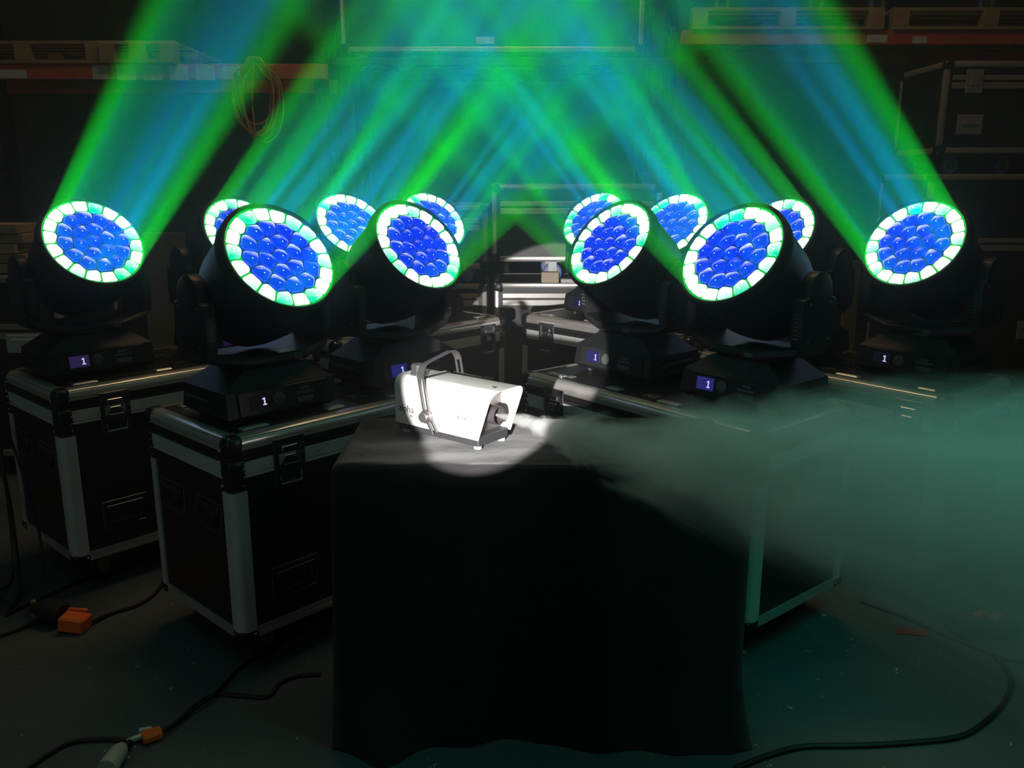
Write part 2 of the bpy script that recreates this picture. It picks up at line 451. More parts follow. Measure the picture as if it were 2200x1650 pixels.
    # aluminium stops let into the lid for what stands on it
    for cx in (-HX + .26, HX - .26):
        for dx, dy, w in ((-.135, -.186, .085), (.15, -.176, .06), (-.13, .186, .085), (.14, .186, .06)):
            p = MB().box((cx + dx, dy, CT - .0015), (w, .030, .006), .002, 1)
            p.box((cx + dx, dy - .011, CT + .002), (w * .9, .004, .004), .001, 1)
            p.build('lid_plate', 'alu', root)
    return root


# stencilled letters on the lids, as far as they can be read
def lid_letters(root, items):
    for body, x, y, size, rz in items:
        text('stencil_lettering', body, size, 'stencil', root, Matrix.Translation((x, y, CT - .0026)) @ Matrix.Rotation(rz, 4, 'Z'))


case0 = make_case()
CASES = {   # near corner x, y, yaw, side, height rise, label
    1: (-.777, 2.245, 43.17, 1, 0, 'black aluminium-edged flight case nearest on the left, with green and blue glints on its end'),
    2: (-1.513, 2.761, 42.66, 1, .0089, 'black flight case at the far left edge, cables hanging down its end'),
    3: (.697, 2.305, 39.38, -1, 0, 'black flight case nearest on the right, half hidden by drifting fog'),
    4: (1.402, 2.668, 38.78, -1, .0089, 'black flight case at the far right edge, seen through fog'),
    5: (-.758, 3.607, 43.63, 1, .0162, 'rear left flight case with white-lit edge and latch behind the fog machine'),
    6: (.774, 3.694, 43.82, -1, .0162, 'rear right flight case with grey-lit corner behind the fog machine'),
}
case_obj, case_ax = {}, {}
for k, (x, y, yaw, sg, dz, lab) in CASES.items():
    a = R(yaw)
    e1 = Vector((sg * math.sin(a), math.cos(a), 0)); e2 = Vector((-sg * math.cos(a), math.sin(a), 0))
    c = Vector((x, y, 0)) + e1 * HX + e2 * HY
    xl = e1 * sg                                   # local +x, so that local -y looks into the V
    rz = math.atan2(xl.y, xl.x)
    o = case0 if k == 1 else copy_tree(case0)[0]
    o.location = c; o.rotation_euler = (0, 0, rz); o.scale = (1, 1, 1 + dz / CT)
    tag(o, lab, 'case', 'flight cases carrying the lights')
    case_obj[k], case_ax[k] = o, (e1, e2, rz, sg, CT + dz)
lid_letters(case_obj[1], [('ENT', .0, .09, .052, 0), ('RT', .03, .03, .052, 0), ('IC', .03, -.10, .060, 0)])
lid_letters(case_obj[2], [('ENT', .0, .10, .05, 0), ('RT', .03, .04, .05, 0), ('IC', .0, -.09, .05, 0)])
lid_letters(case_obj[3], [('/B', -.35, -.165, .05, 0), ('E', -.14, -.16, .06, 0), ('IG', .03, -.155, .055, 0)])
lid_letters(case_obj[4], [('ENT', .0, .08, .05, 0), ('RT', .02, .02, .05, 0), ('IC', .02, -.13, .05, 0)])

# ------------------------------------------------------------------ moving-head lights
RING = .1653; HP, OFF = .3693, .1853
LENS_SITES = [(0., 0.)]
for n, rr, ph in ((6, .30, 12), (12, .585, 0), (18, .875, 10)):
    LENS_SITES += [(RING * rr * math.cos(R(ph + 360 / n * i)), RING * rr * math.sin(R(ph + 360 / n * i))) for i in range(n)]


def clip(poly, p, n):
    out = []
    for i in range(len(poly)):
        a, b = poly[i], poly[(i + 1) % len(poly)]
        da = (a[0] - p[0]) * n[0] + (a[1] - p[1]) * n[1]; db = (b[0] - p[0]) * n[0] + (b[1] - p[1]) * n[1]
        if da <= 0: out.append(a)
        if da * db < 0:
            t = da / (da - db); out.append((a[0] + (b[0] - a[0]) * t, a[1] + (b[1] - a[1]) * t))
    return out


def lens_cell(i):
    s = LENS_SITES[i]
    poly = [(RING * .983 * math.cos(2 * PI * k / 72), RING * .983 * math.sin(2 * PI * k / 72)) for k in range(72)]
    for j, t in enumerate(LENS_SITES):
        if j == i: continue
        d = (t[0] - s[0], t[1] - s[1])
        if d[0] ** 2 + d[1] ** 2 > (.09) ** 2: continue
        poly = clip(poly, ((s[0] + t[0]) / 2, (s[1] + t[1]) / 2), d)
    cx = sum(p[0] for p in poly) / len(poly); cyy = sum(p[1] for p in poly) / len(poly)
    # even resample, then round the corners
    per = []
    for a, b in zip(poly, poly[1:] + poly[:1]):
        l = math.hypot(b[0] - a[0], b[1] - a[1]); m = max(1, int(l / .0055))
        per += [(a[0] + (b[0] - a[0]) * q / m - cx, a[1] + (b[1] - a[1]) * q / m - cyy) for q in range(m)]
    for _ in range(2):
        per = [((per[q - 1][0] + 2 * per[q][0] + per[(q + 1) % len(per)][0]) / 4, (per[q - 1][1] + 2 * per[q][1] + per[(q + 1) % len(per)][1]) / 4) for q in range(len(per))]
    g = .0024 if i < 19 else .0034
    per = [(x * (1 - g / math.hypot(x, y)), y * (1 - g / math.hypot(x, y))) for x, y in per]
    return (cx, cyy), per


def make_head_light():
    root = empty('moving_head_light')
    # base: feet, skirt, front panel block, sloping roof
    b = MB()
    W2, D2 = .187, .135
    v = []
    for z, w, d in ((.012, .170, .120), (.026, W2, D2), (.098, W2 - .004, D2 - .012), (.116, W2 - .03, D2 - .028), (.150, .105, .088)):
        v += [(-w, -d, z), (w, -d, z), (w, d, z), (-w, d, z)]
    f = [(0, 1, 2, 3), (16, 17, 18, 19)]
    for k in range(4):
        for q in range(4): f.append((4 * k + q, 4 * k + (q + 1) % 4, 4 * k + 4 + (q + 1) % 4, 4 * k + 4 + q))
    b.raw(v, f)
    for sx in (-1, 1):
        for sy in (-1, 1): b.cyl((sx * .14, sy * .095, 0), (sx * .14, sy * .095, .014), .016, 10)
    base = b.build('base', 'shell', root, 20)
    for sx in (-1, 1):
        MB().tube([(sx * .178, -.07, .05), (sx * .205, -.062, .066), (sx * .208, 0, .07), (sx * .205, .062, .066), (sx * .178, .07, .05)], .010, 8).build('carry_handle', 'rubber', root)
    MB().box((0, -.1335, .062), (.30, .006, .070), .002, 1, rot=(-.16, 0, 0)).build('front_panel', 'shell_gloss', base)
    s = MB().box((-.085, -.1372, .064), (.066, .003, .040), .001, 1, rot=(-.16, 0, 0)).build('display', 'screen', base)
    T1 = on_front(-.071, -.1388, .064, .16)
    MB().box((0, 0, 0), (.0042, .021, .001), mx=T1).box((-.0036, .0076, 0), (.006, .0036, .001), rot=(0, 0, .6), mx=T1).box((0, -.0100, 0), (.0125, .0034, .001), mx=T1).build('digit', 'digit', base)
    lo = MB(); lo.box((-.112, -.1388, .036), (.012, .001, .006), rot=(-.16, 0, 0)).box((-.090, -.1388, .036), (.024, .001, .004), rot=(-.16, 0, 0))
    lo.build('panel_mark', 'printgrey', base)
    p = MB()
    T = Matrix.Translation((-.022, -.1372, .064)) @ Matrix.Rotation(PI / 2 - .16, 4, 'X')
    p.lathe([(.019, 0), (.019, .002), (.016, .003), (.0, .003)], 20, T)
    for a in range(4): p.box((.010 * math.cos(a * PI / 2), .010 * math.sin(a * PI / 2), .004), (.005, .005, .003), .001, 1, mx=T)
    p.box((0, 0, .004), (.005, .005, .003), .001, 1, mx=T)
    p.build('button_pad', 'printgrey', base)
    p = MB()
    for z, w in ((.080, .030), (.068, .060), (.052, .058), (.044, .052)): p.box((.068, -.1372 + (z - .064) * .16, z), (w, .002, .008), rot=(-.16, 0, 0))
    p.build('panel_print', 'printgrey', base)
    MB().lathe([(0, .148), (.062, .148), (.062, .156), (.050, .158), (.050, .164), (0, .164)], 28).build('pan_bearing', 'alu', root)
    # yoke cross-piece: lofted sections along x
    sec = []
    for x, yf, yb, zb_, zt_ in ((-.214, .070, .070, .200, .236), (-.190, .084, .084, .178, .206), (-.095, .118, .098, .162, .190),
                                (.095, .118, .098, .162, .190), (.190, .084, .084, .178, .206), (.214, .070, .070, .200, .236)):
        sec.append([(x, -yf + .012, zb_), (x, -yf, zb_ + .010), (x, -yf, zt_ - .008), (x, -yf + .006, zt_), (x, yb - .006, zt_), (x, yb, zt_ - .008), (x, yb, zb_ + .010), (x, yb - .012, zb_)])
    v = [q for s_ in sec for q in s_]; f = [tuple(range(8)), tuple(range(40, 48))]
    for k in range(5):
        for q in range(8): f.append((8 * k + q, 8 * k + (q + 1) % 8, 8 * k + 8 + (q + 1) % 8, 8 * k + 8 + q))
    yk = MB().raw(v, f).build('yoke', 'yoke', root, 25)
    MB().box((0, -.094, .1915), (.185, .044, .003), .001, 1).build('yoke_ledge', 'shell_gloss', yk)
    MB().box((.062, -.1192, .176), (.030, .0012, .015)).build('maker_sticker', 'printgrey', yk)
    for sx in (-1, 1):
        outl = [(-.080, .205), (.080, .205), (.088, .27), (.082, .352), (.060, .356)] + [(.058 * math.cos(R(a)), .375 + .058 * math.sin(R(a))) for a in (0, 25, 50, 75, 90, 105, 130, 155, 180)] + [(-.060, .356), (-.082, .352), (-.088, .27)]
        x0, x1 = sorted((sx * .178, sx * .216))
        arm = MB().prism(outl, x0, x1, 'x', .005).build('yoke_arm', 'yoke', root, 25)
        dm = MB()
        for z in (.23, .34): dm.dome((sx * .216, -.05, z), (sx, 0, 0), .005).dome((sx * .216, .05, z), (sx, 0, 0), .005)
        for i in range(7): dm.box((sx * .197, -.0885 + .0006 * abs(i - 3), .24 + i * .012), (.014, .003, .004))
        tag(dm.build('arm_screws', 'printgrey', arm), kind='stuff')
    # the head, its own frame: +z along the beam, origin on the tilt axis
    hd = MB().lathe([(0, -.150), (.085, -.150), (.125, -.125), (.142, -.085), (.158, -.035), (.165, .0), (.168, .08), (.171, .150), (.171, .176), (.150, .178), (0, .178)], 48)
    for sx in (-1, 1):
        hd.cyl((sx * .155, 0, 0), (sx * .179, 0, 0), .030, 20)
    head = hd.build('head', 'shell', root, 30)
    MB().lathe([(.1668, .183), (.1668, .1905), (.1715, .1925), (.1785, .190), (.1805, .182), (.1795, .150), (.171, .148), (.1668, .183)], 64, cap=False).build('bezel', 'bezel', head)
    MB().lathe([(.1225, .181), (.1668, .181), (.1668, .184), (.1225, .184), (.1225, .181)], 72, cap=False).build('outer_lens_plate', 'plate_out', head)
    MB().lathe([(0, .1805), (.1225, .1805), (.1225, .1835), (0, .1835)], 48).build('inner_lens_plate', 'plate_in', head)
    for i in range(37):
        (cx, cyy), per = lens_cell(i)
        n = len(per); rows = ((1., 0.), (1., .0035), (.93, .0068), (.78, .0100), (.52, .0128), (.25, .0142))
        v = [(x * k, y * k, z) for k, z in rows for x, y in per] + [(0, 0, .0146)]
        f = []
        for q in range(len(rows) - 1):
            for j in range(n): f.append((q * n + j, q * n + (j + 1) % n, (q + 1) * n + (j + 1) % n, (q + 1) * n + j))
        for j in range(n): f.append(((len(rows) - 1) * n + j, (len(rows) - 1) * n + (j + 1) % n, len(v) - 1))
        o = MB().raw(v, f).build('lens', 'lens_out' if i >= 19 else 'lens_in', head, 60, (cx, cyy, .1836))
        o['site'] = i
    lo = bpy.data.objects.new('beam_source', BEAM); col.objects.link(lo); lo.parent = head
    lo.location = (0, 0, .2005); lo.rotation_euler = (PI, 0, 0)
    return root


def beam_light(side):
    """The lens array as a light: green outer ring, blue rows of lenses inside, nearly parallel."""
    ld = bpy.data.lights.new('beam_source', 'AREA'); ld.shape = 'DISK'; ld.size = 2 * RING; ld.spread = R(3.8); ld.energy = 35
    ld.use_nodes = True; nt = ld.node_tree; N = nt.nodes; L = nt.links; em = N['Emission']
    g = N.new('ShaderNodeNewGeometry')
    sub = N.new('ShaderNodeVectorMath'); sub.operation = 'SUBTRACT'; sub.inputs[1].default_value = (.5, .5, 0); L.new(g.outputs['Parametric'], sub.inputs[0])
    fl2 = N.new('ShaderNodeVectorMath'); fl2.operation = 'MULTIPLY'; fl2.inputs[1].default_value = (1, 1, 0); L.new(sub.outputs[0], fl2.inputs[0])
    ln = N.new('ShaderNodeVectorMath'); ln.operation = 'LENGTH'; L.new(fl2.outputs[0], ln.inputs[0])
    mr = N.new('ShaderNodeMapRange'); mr.inputs['From Min'].default_value = .355; mr.inputs['From Max'].default_value = .385; L.new(ln.outputs['Value'], mr.inputs['Value'])
    # rows of lenses: bright and dark bands across the disc
    dt = N.new('ShaderNodeVectorMath'); dt.operation = 'DOT_PRODUCT'; L.new(fl2.outputs[0], dt.inputs[0]); dt.inputs[1].default_value = (.64, .77 * side, 0)
    v1 = N.new('ShaderNodeTexVoronoi'); v1.voronoi_dimensions = '1D'; v1.inputs['Scale'].default_value = 13; v1.inputs['Randomness'].default_value = .45
    L.new(dt.outputs['Value'], v1.inputs['W'])
    v2 = N.new('ShaderNodeTexVoronoi'); v2.inputs['Scale'].default_value = 6.5; L.new(fl2.outputs[0], v2.inputs['Vector'])
    s1 = N.new('ShaderNodeSeparateColor'); L.new(v1.outputs['Color'], s1.inputs[0])
    s2 = N.new('ShaderNodeSeparateColor'); L.new(v2.outputs['Color'], s2.inputs[0])
    mxv = N.new('ShaderNodeMix'); mxv.inputs[0].default_value = .12; L.new(s1.outputs[0], mxv.inputs[2]); L.new(s2.outputs[0], mxv.inputs[3])
    rm = N.new('ShaderNodeValToRGB'); L.new(mxv.outputs[0], rm.inputs[0])
    e = rm.color_ramp.elements
    e[0].position = .36; e[0].color = (0, .001, .15, 1); e[1].position = .64; e[1].color = (0, .075, .66, 1)
    rg = N.new('ShaderNodeValToRGB'); L.new(mxv.outputs[0], rg.inputs[0])
    e = rg.color_ramp.elements
    e[0].position = .25; e[0].color = (0, .55, .02, 1); e[1].position = .75; e[1].color = (0, .85, .05, 1)
    mx = N.new('ShaderNodeMix'); mx.data_type = 'RGBA'
    L.new(mr.outputs[0], mx.inputs[0]); L.new(rm.outputs[0], mx.inputs[6]); L.new(rg.outputs[0], mx.inputs[7])
    L.new(mx.outputs[2], em.inputs[0])
    return ld


BEAM, BEAM_R = beam_light(1), beam_light(-1)
head0 = make_head_light()
# case, along, across (from the near corner), elevation, pan, label
HEADS = [
    (1, .243, .223, 35.85, 1.85, 'large moving-head light in front on the left, on the nearest left case'),
    (1, .796, .262, 35.85, 1.85, 'moving-head light directly behind and left of the fog machine, cyan haze across its face'),
    (2, .222, .265, 35.1, 1.8, 'leftmost moving-head light, alone on the end of the far left case'),
    (2, .797, .257, 35.1, 1.8, 'moving-head light mostly hidden behind the big front left one'),
    (5, .232, .279, 38.9, -5.6, 'small rear moving-head light seen between the two front left ones'),
    (5, .738, .308, 38.9, -5.6, 'rear left moving-head light peeping out behind the one left of the fog machine'),
    (3, .770, .321, 35.85, 1.85, 'moving-head light right of the fog machine, its yoke arm lit white'),
    (3, .237, .291, 35.85, 1.85, 'large moving-head light in front on the right, above the fog plume'),
    (4, .237, .292, 35.1, 1.8, 'rightmost moving-head light, alone at the far right'),
    (4, .778, .275, 35.1, 1.8, 'moving-head light mostly hidden behind the big front right one'),
    (6, .228, .282, 38.9, -5.6, 'small rear moving-head light seen between the two front right ones'),
    (6, .728, .313, 38.9, -5.6, 'rear right moving-head light behind the one with the white-lit yoke arm'),
]
SCREENS = [(.002, .002, .003), (.012, .014, .13), (.022, .014, .055), (.012, .006, .03), (.004, .004, .02), (.004, .004, .02),
           (.030, .026, .15), (.022, .020, .15), (.004, .004, .008), (.004, .004, .01), (.004, .004, .02), (.008, .01, .05)]
for i, (k, s, w, el, pan, lab) in enumerate(HEADS):
    e1, e2, rz, sg, top = case_ax[k]
    root, made = (head0, [o for o in col.objects if o == head0 or o.parent == head0 or (o.parent and o.parent.parent == head0)]) if i == 0 else copy_tree(head0)
    x, y = CASES[k][0], CASES[k][1]
    root.location = Vector((x, y, top)) + e1 * s + e2 * w
    root.rotation_euler = (0, 0, rz)
    tag(root, lab, 'stage light', 'moving-head lights on the cases')
    p = R(pan) * sg
    nl = Vector((math.sin(p), -math.cos(p), 0)) * math.cos(R(el)) + Vector((0, 0, math.sin(R(el))))
    X = Vector((0, 0, 1)).cross(nl).normalized(); Y = nl.cross(X)
    mh = Matrix((X, Y, nl)).transposed()
    rng = random.Random(i * 17 + 3)
    for o in made:
        nm = o.name.split('.')[0]
        if nm == 'head':
            o.location = (0, 0, HP); o.rotation_euler = mh.to_euler()
        elif nm in ('yoke', 'yoke_arm'):
            o.rotation_euler = (0, 0, p)
        elif nm == 'beam_source':
            o.data = BEAM if sg > 0 else BEAM_R
        elif nm == 'display':
            o.color = (*SCREENS[i], 1)
        elif nm == 'lens':
            q = o['site']
            amp = (rng.choice((1, 1, 1, 1, .62, .45)) if q >= 19 else rng.choice((1., .95, .8, .65, .85, .12, .7)))
            o.color = (1. if sg > 0 else 0., amp, 0, 1)
for o in col.objects:
    if 'site' in o.keys(): del o['site']

# ------------------------------------------------------------------ black cloth over the low table in the middle
def make_cloth():
    x0, x1, y0, y1, zt = -.425, .575, 1.975, 2.395, .755
    rc = .03
    per = []
    def side(a, b, n): per.extend([(a[0] + (b[0] - a[0]) * i / n, a[1] + (b[1] - a[1]) * i / n) for i in range(n)])
    side((x0, y0), (x1, y0), 56); side((x1, y0), (x1, y1), 24); side((x1, y1), (x0, y1), 40); side((x0, y1), (x0, y0), 24)
    n = len(per); cx, cyy = (x0 + x1) / 2, (y0 + y1) / 2
    V, Fc = [], []
    rng = random.Random(4)
    ph = [rng.uniform(0, 6.28) for _ in range(6)]
    def nrm(p):
        dx = -1 if p[0] <= x0 + 1e-6 else (1 if p[0] >= x1 - 1e-6 else 0); dy = -1 if p[1] <= y0 + 1e-6 else (1 if p[1] >= y1 - 1e-6 else 0)
        return Vector((dx, dy, 0)).normalized() if (dx or dy) else Vector((0, -1, 0))
    rows = 18
    for k in range(rows + 1):
        t = k / rows
        z = zt - (.012 * min(1, k / 1.)) - (zt - .016) * max(0, (k - 1) / (rows - 1))
        for i, p in enumerate(per):
            nn = nrm(p); s = i * .0178
            fold = (.010 * math.sin(s * 21 + ph[0]) + .012 * math.sin(s * 11 + ph[1]) + .006 * math.sin(s * 37 + ph[2])) * t ** .8
            flare = .012 * min(1, k) + .012 * t
            hem = 0.
            if p[1] <= y0 + 1e-6:       # the front hem wanders over the floor
                u = (p[0] - x0) / (x1 - x0)
                hem = (.075 * math.exp(-((u - .10) / .07) ** 2) + .06 * max(0, u - .35) ** 1 + .012 * math.sin(u * 9)) * max(0, (t - .72) / .28) ** 1.6
            elif nn.y < 0: hem = 0
            q = Vector((p[0], p[1], 0)) + nn * (flare + fold + hem)
            if q.y > y1: q.y = y1 + (q.y - y1) * .3
            V.append((q.x, q.y, max(z, .004)))
    for k in range(rows):
        for i in range(n): Fc.append((k * n + i, k * n + (i + 1) % n, (k + 1) * n + (i + 1) % n, (k + 1) * n + i))
    # top: rings shrinking to the middle, with slack ripples
    b = 0; base = 0; prev = list(range(n))
    for sc_ in (.96, .88, .75, .6, .45, .3, .15):
        idx = []
        for p in per:
            xx, yy = cx + (p[0] - cx) * sc_, cyy + (p[1] - cyy) * sc_
            zz = zt + .0018 * math.sin(xx * 31 + yy * 13) + .0022 * math.sin(yy * 47 - xx * 9)
            idx.append(len(V)); V.append((xx, yy, zz))
        for i in range(n): Fc.append((prev[i], prev[(i + 1) % n], idx[(i + 1) % n], idx[i]))
        prev = idx
    Fc.append(tuple(prev))
    o = MB().raw(V, Fc).build('table_cloth', 'cloth', None, 180)
    return tag(o, 'black floor-length cloth draped over the table under the fog machine', 'tablecloth')
make_cloth()
TZ = .7575

# ------------------------------------------------------------------ fog machine
fm = empty('fog_machine', (-.150, 2.207, TZ), math.atan2(-.62, .78), 'silver grey fog machine with carrying bracket on the black cloth', 'fog machine')
fm.scale = (1.055,) * 3
def fog_machine():
    hw, top = .0625, .150
    ch = MB().box((-.012, 0, .020), (.272, .114, .024), .002, 1)
    ch.build('chassis', 'fogdark', fm)
    for sx in (-.13, .112):
        for sy in (-.045, .045): MB().cyl((sx, sy, 0), (sx, sy, .010), .010, 12).build('foot', 'wheelgrey', fm)
    # bent sheet cover: outline across, front edge raked forward at the top
    def outline(h, z0, z1, r):
        return [(-h, z0)] + [(-h + r + r * math.cos(R(a)), z1 - r + r * math.sin(R(a))) for a in range(180, 89, -15)] + [(h - r + r * math.cos(R(a)), z1 - r + r * math.sin(R(a))) for a in range(90, -1, -15)] + [(h, z0)]
    o_, i_ = outline(hw, .026, top, .028), outline(hw - .0018, .026, top - .0018, .0262)
    V, Fc = [], []
    n = len(o_)
    fx = lambda z: .128 + .046 * ((z - .026) / (top - .026)) ** 1.1
    for prof in (o_, i_):
        for xx in ('b', 'f'):
            for y, z in prof: V.append((-.152 if xx == 'b' else fx(z), y, z))
    # V blocks: outer back, outer front, inner back, inner front
    for i in range(n - 1):
        Fc += [(i, i + 1, n + i + 1, n + i), (2 * n + i, 2 * n + i + 1, 3 * n + i + 1, 3 * n + i), (n + i, n + i + 1, 3 * n + i + 1, 3 * n + i), (i, i + 1, 2 * n + i + 1, 2 * n + i)]
    for i in (0, n - 1): Fc.append((i, n + i, 3 * n + i, 2 * n + i))
    cv = MB().raw(V, Fc).build('cover', 'foggrey', fm, 30)
    MB().prism(i_, -.1515, -.149, 'x').build('rear_panel', 'foggrey', fm)
    MB().prism([(y * .995, z) for y, z in i_], .096, .0985, 'x').build('front_panel', 'bracket', fm)
    T = Matrix.Translation((.098, -.006, .080)) @ Matrix.Rotation(PI / 2, 4, 'Y')
    MB().lathe([(0, 0), (.0235, 0), (.0235, .050), (.0205, .050), (.0205, .012), (0, .012)], 28, T).build('nozzle_guard', 'bracket', fm)
    MB().cyl((.10, -.006, .080), (.138, -.006, .080), .005, 12, .003).build('nozzle', 'steel', fm)
    # filler cap and band across the top
    MB().lathe([(0, 0), (.021, 0), (.021, .006), (.018, .008), (.018, .026), (.016, .028), (0, .028)], 6, Matrix.Translation((-.106, -.022, top - .001))).build('filler_cap', 'bracket', fm, 0)
    MB().box((-.062, .0, top + .0008), (.013, .09, .002)).build('dark_band', 'ink', fm)
    MB().box((-.073, .0, top + .0008), (.006, .09, .002)).build('pale_band', 'print', fm)
    # lettering on the near side
    text('lettering', 'alpha', .026, 'ink', cv, on_front(-.112, -hw - .0003, .066))
    text('lettering', '900', .010, 'printgrey', cv, on_front(-.092, -hw - .0003, .049))
    text('lettering', 'Antari', .0135, 'ink', cv, on_front(.078, -hw - .0003, .074))
    MB().raw([(.128, -.012, top + .0006), (.146, -.020, top + .0006), (.144, -.006, top + .0006)], [(0, 1, 2)]).build('arrow_mark', 'ink', cv, 0)
    # slotted carrying bracket: a strap bent into a U, hung on two wing screws
    px, pz, ln, hwk = -.030, .062, .142, .072
    lean = Vector((-.20, 0, 1)).normalized()
    P = Vector((px, 0, pz))
    def strap(path, wdir, w, th):
        """path of points, strap width along wdir"""
        t = MB(); V, Fc = [], []
        for i, p in enumerate(path):
            d = (path[min(i + 1, len(path) - 1)] - path[max(i - 1, 0)]).normalized()
            nn = d.cross(wdir).normalized()
            V += [p - wdir * w / 2 - nn * th / 2, p + wdir * w / 2 - nn * th / 2, p + wdir * w / 2 + nn * th / 2, p - wdir * w / 2 + nn * th / 2]
        m = len(path)
        for i in range(m - 1):
            for q in range(4): Fc.append((4 * i + q, 4 * i + (q + 1) % 4, 4 * i + 4 + (q + 1) % 4, 4 * i + 4 + q))
        Fc += [(0, 1, 2, 3), tuple(4 * (m - 1) + q for q in range(4))]
        return V, Fc
    wd = lean.cross(Vector((0, 1, 0))).normalized()
    if wd.x < 0: wd = -wd
    rr = .030
    def leg(y, t): return P + Vector((0, y, 0)) + lean * (t - .004 + .013 * y / hwk)
    b = MB()
    path = [leg(-hwk, .118)] + [leg(-hwk + rr - rr * math.cos(R(a)), ln - rr + rr * math.sin(R(a))) for a in range(0, 91, 15)] \
        + [leg(hwk - rr + rr * math.sin(R(a)), ln - rr + rr * math.cos(R(a))) for a in range(0, 91, 15)] + [leg(hwk, .118)]
    b.raw(*strap(path, wd, .022, .003))
    for y in (-hwk, hwk):
        b.raw(*strap([leg(y, .010), leg(y, .024)], wd, .022, .003))
        for s_ in (-1, 1): b.raw(*strap([leg(y, .012) + wd * s_ * .0080, leg(y, .066) + wd * s_ * .0080, leg(y, .12) + wd * s_ * .0080], wd, .0060, .003))
        tl = Vector((.62, 0, -1)).normalized(); tw = Vector((1, 0, .62)).normalized()
        b.raw(*strap([P + Vector((0, y, 0)) + lean * .014, P + Vector((0, y, 0)) + tl * .012], wd, .020, .003))
        for s_ in (-1, 1): b.raw(*strap([P + Vector((0, y, 0)) + tl * .004 + tw * s_ * .0065, P + Vector((0, y, 0)) + tl * .048 + tw * s_ * .0075], tw, .0068, .003))
    b.build('carry_bracket', 'bracket', fm, 30)
    for y in (-1, 1):
        k = MB(); k.cyl((px, y * .060, pz), (px, y * .090, pz), .0125, 14); k.cyl((px, y * .072, pz), (px, y * .080, pz), .017, 14)
        k.build('wing_screw', 'bracket', fm)
fog_machine()

# ------------------------------------------------------------------ things behind: racks, cases, pallets
def small_case(u0, u1, v0, Y, depth, zbot, label, name='flight_case', lid=.3, group=None, feet=0, latch=True, edge='alu_dim', inset=.13):
    """a shut flight case standing at distance Y with its front bottom at zbot, as wide and high as the photograph shows it"""
    p0, p1 = at(u0, v0, Y), at(u1, v0, Y)
    w, h = p1.x - p0.x, p0.z - zbot - feet
    root = empty(name, (p0.x + w / 2, Y + depth / 2, zbot), 0, label, 'case', group)
    z0 = feet
    MB().box((0, 0, z0 + h / 2), (w - .012, depth - .012, h - .012), .003, 1).build('body', 'laminate', root)
    e = .036
    for sy in (-1, 1):
        for zz in (z0 + e / 2, z0 + h - e / 2): MB().box((0, sy * (depth / 2 - .012), zz), (w, .024, e), .008, 2).build('edge', edge, root)
        if lid:
            zl = z0 + h * (1 - lid)
            MB().box((0, sy * (depth / 2 - .008), zl + .022), (w - .1, .016, .028), .002, 1).build('edge', edge, root)
            MB().box((0, sy * (depth / 2 - .008), zl - .022), (w - .1, .016, .034), .002, 1).build('edge', edge, root)
        for sx in (-1, 1):
            MB().box((sx * (w / 2 - .016), sy * (depth / 2 - .016), z0 + h / 2), (.034, .034, h), .008, 2).build('corner_post', edge, root)
            for zz in (z0 + .028, z0 + h - .028): MB().box((sx * (w / 2 - .026), sy * (depth / 2 - .026), zz), (.06, .06, .062), .016, 2).build('corner_cap', 'ballcap', root)
        if latch:
            for sx in (-.28, .28):
                zl = z0 + h * (1 - lid)
                MB().box((sx * w, sy * (depth / 2 + .001), zl), (.10, .006, .13), .003, 1).box((sx * w, sy * (depth / 2 + .005), zl), (.05, .006, .05), .003, 1).build('latch', 'alu_dim', root)
                MB().box((sx * w, sy * (depth / 2 + .001), z0 + h * .32), (.15, .006, .11), .003, 1).box((sx * w, sy * (depth / 2 + .006), z0 + h * .33), (.10, .01, .016), .003, 1).build('handle', 'alu_dim', root)
    for sx in (-1, 1):
        for zz in (z0 + e / 2, z0 + h - e / 2): MB().box((sx * (w / 2 - .012), 0, zz), (.024, depth, e), .008, 2).build('edge', edge, root)
    if feet:
        for sx in (-1, 1):
            for sy in (-1, 1):
                x, y = sx * (w / 2 - inset), sy * (depth / 2 - .1)
                k = MB().box((x, y, feet - .003), (.1, .09, .006)).box((x, y - .022, feet * .62), (.05, .003, feet * .7)).box((x, y + .022, feet * .62), (.05, .003, feet * .7))
                c = k.build('castor', 'dark_steel', root)
                rr = feet * .45
                MB().lathe([(0, -.018), (rr * .8, -.018), (rr * .82, .018), (0, .018)], 18, Matrix.Translation((x, y, rr)) @ Matrix.Rotation(PI / 2, 4, 'X')).build('wheel', 'wheelgrey', c)
                MB().lathe([(rr * .8, -.014), (rr, -.013), (rr, .013), (rr * .8, .014), (rr * .8, -.014)], 18, Matrix.Translation((x, y, rr)) @ Matrix.Rotation(PI / 2, 4, 'X'), False).build('tyre', 'bluewheel', c)
    return root



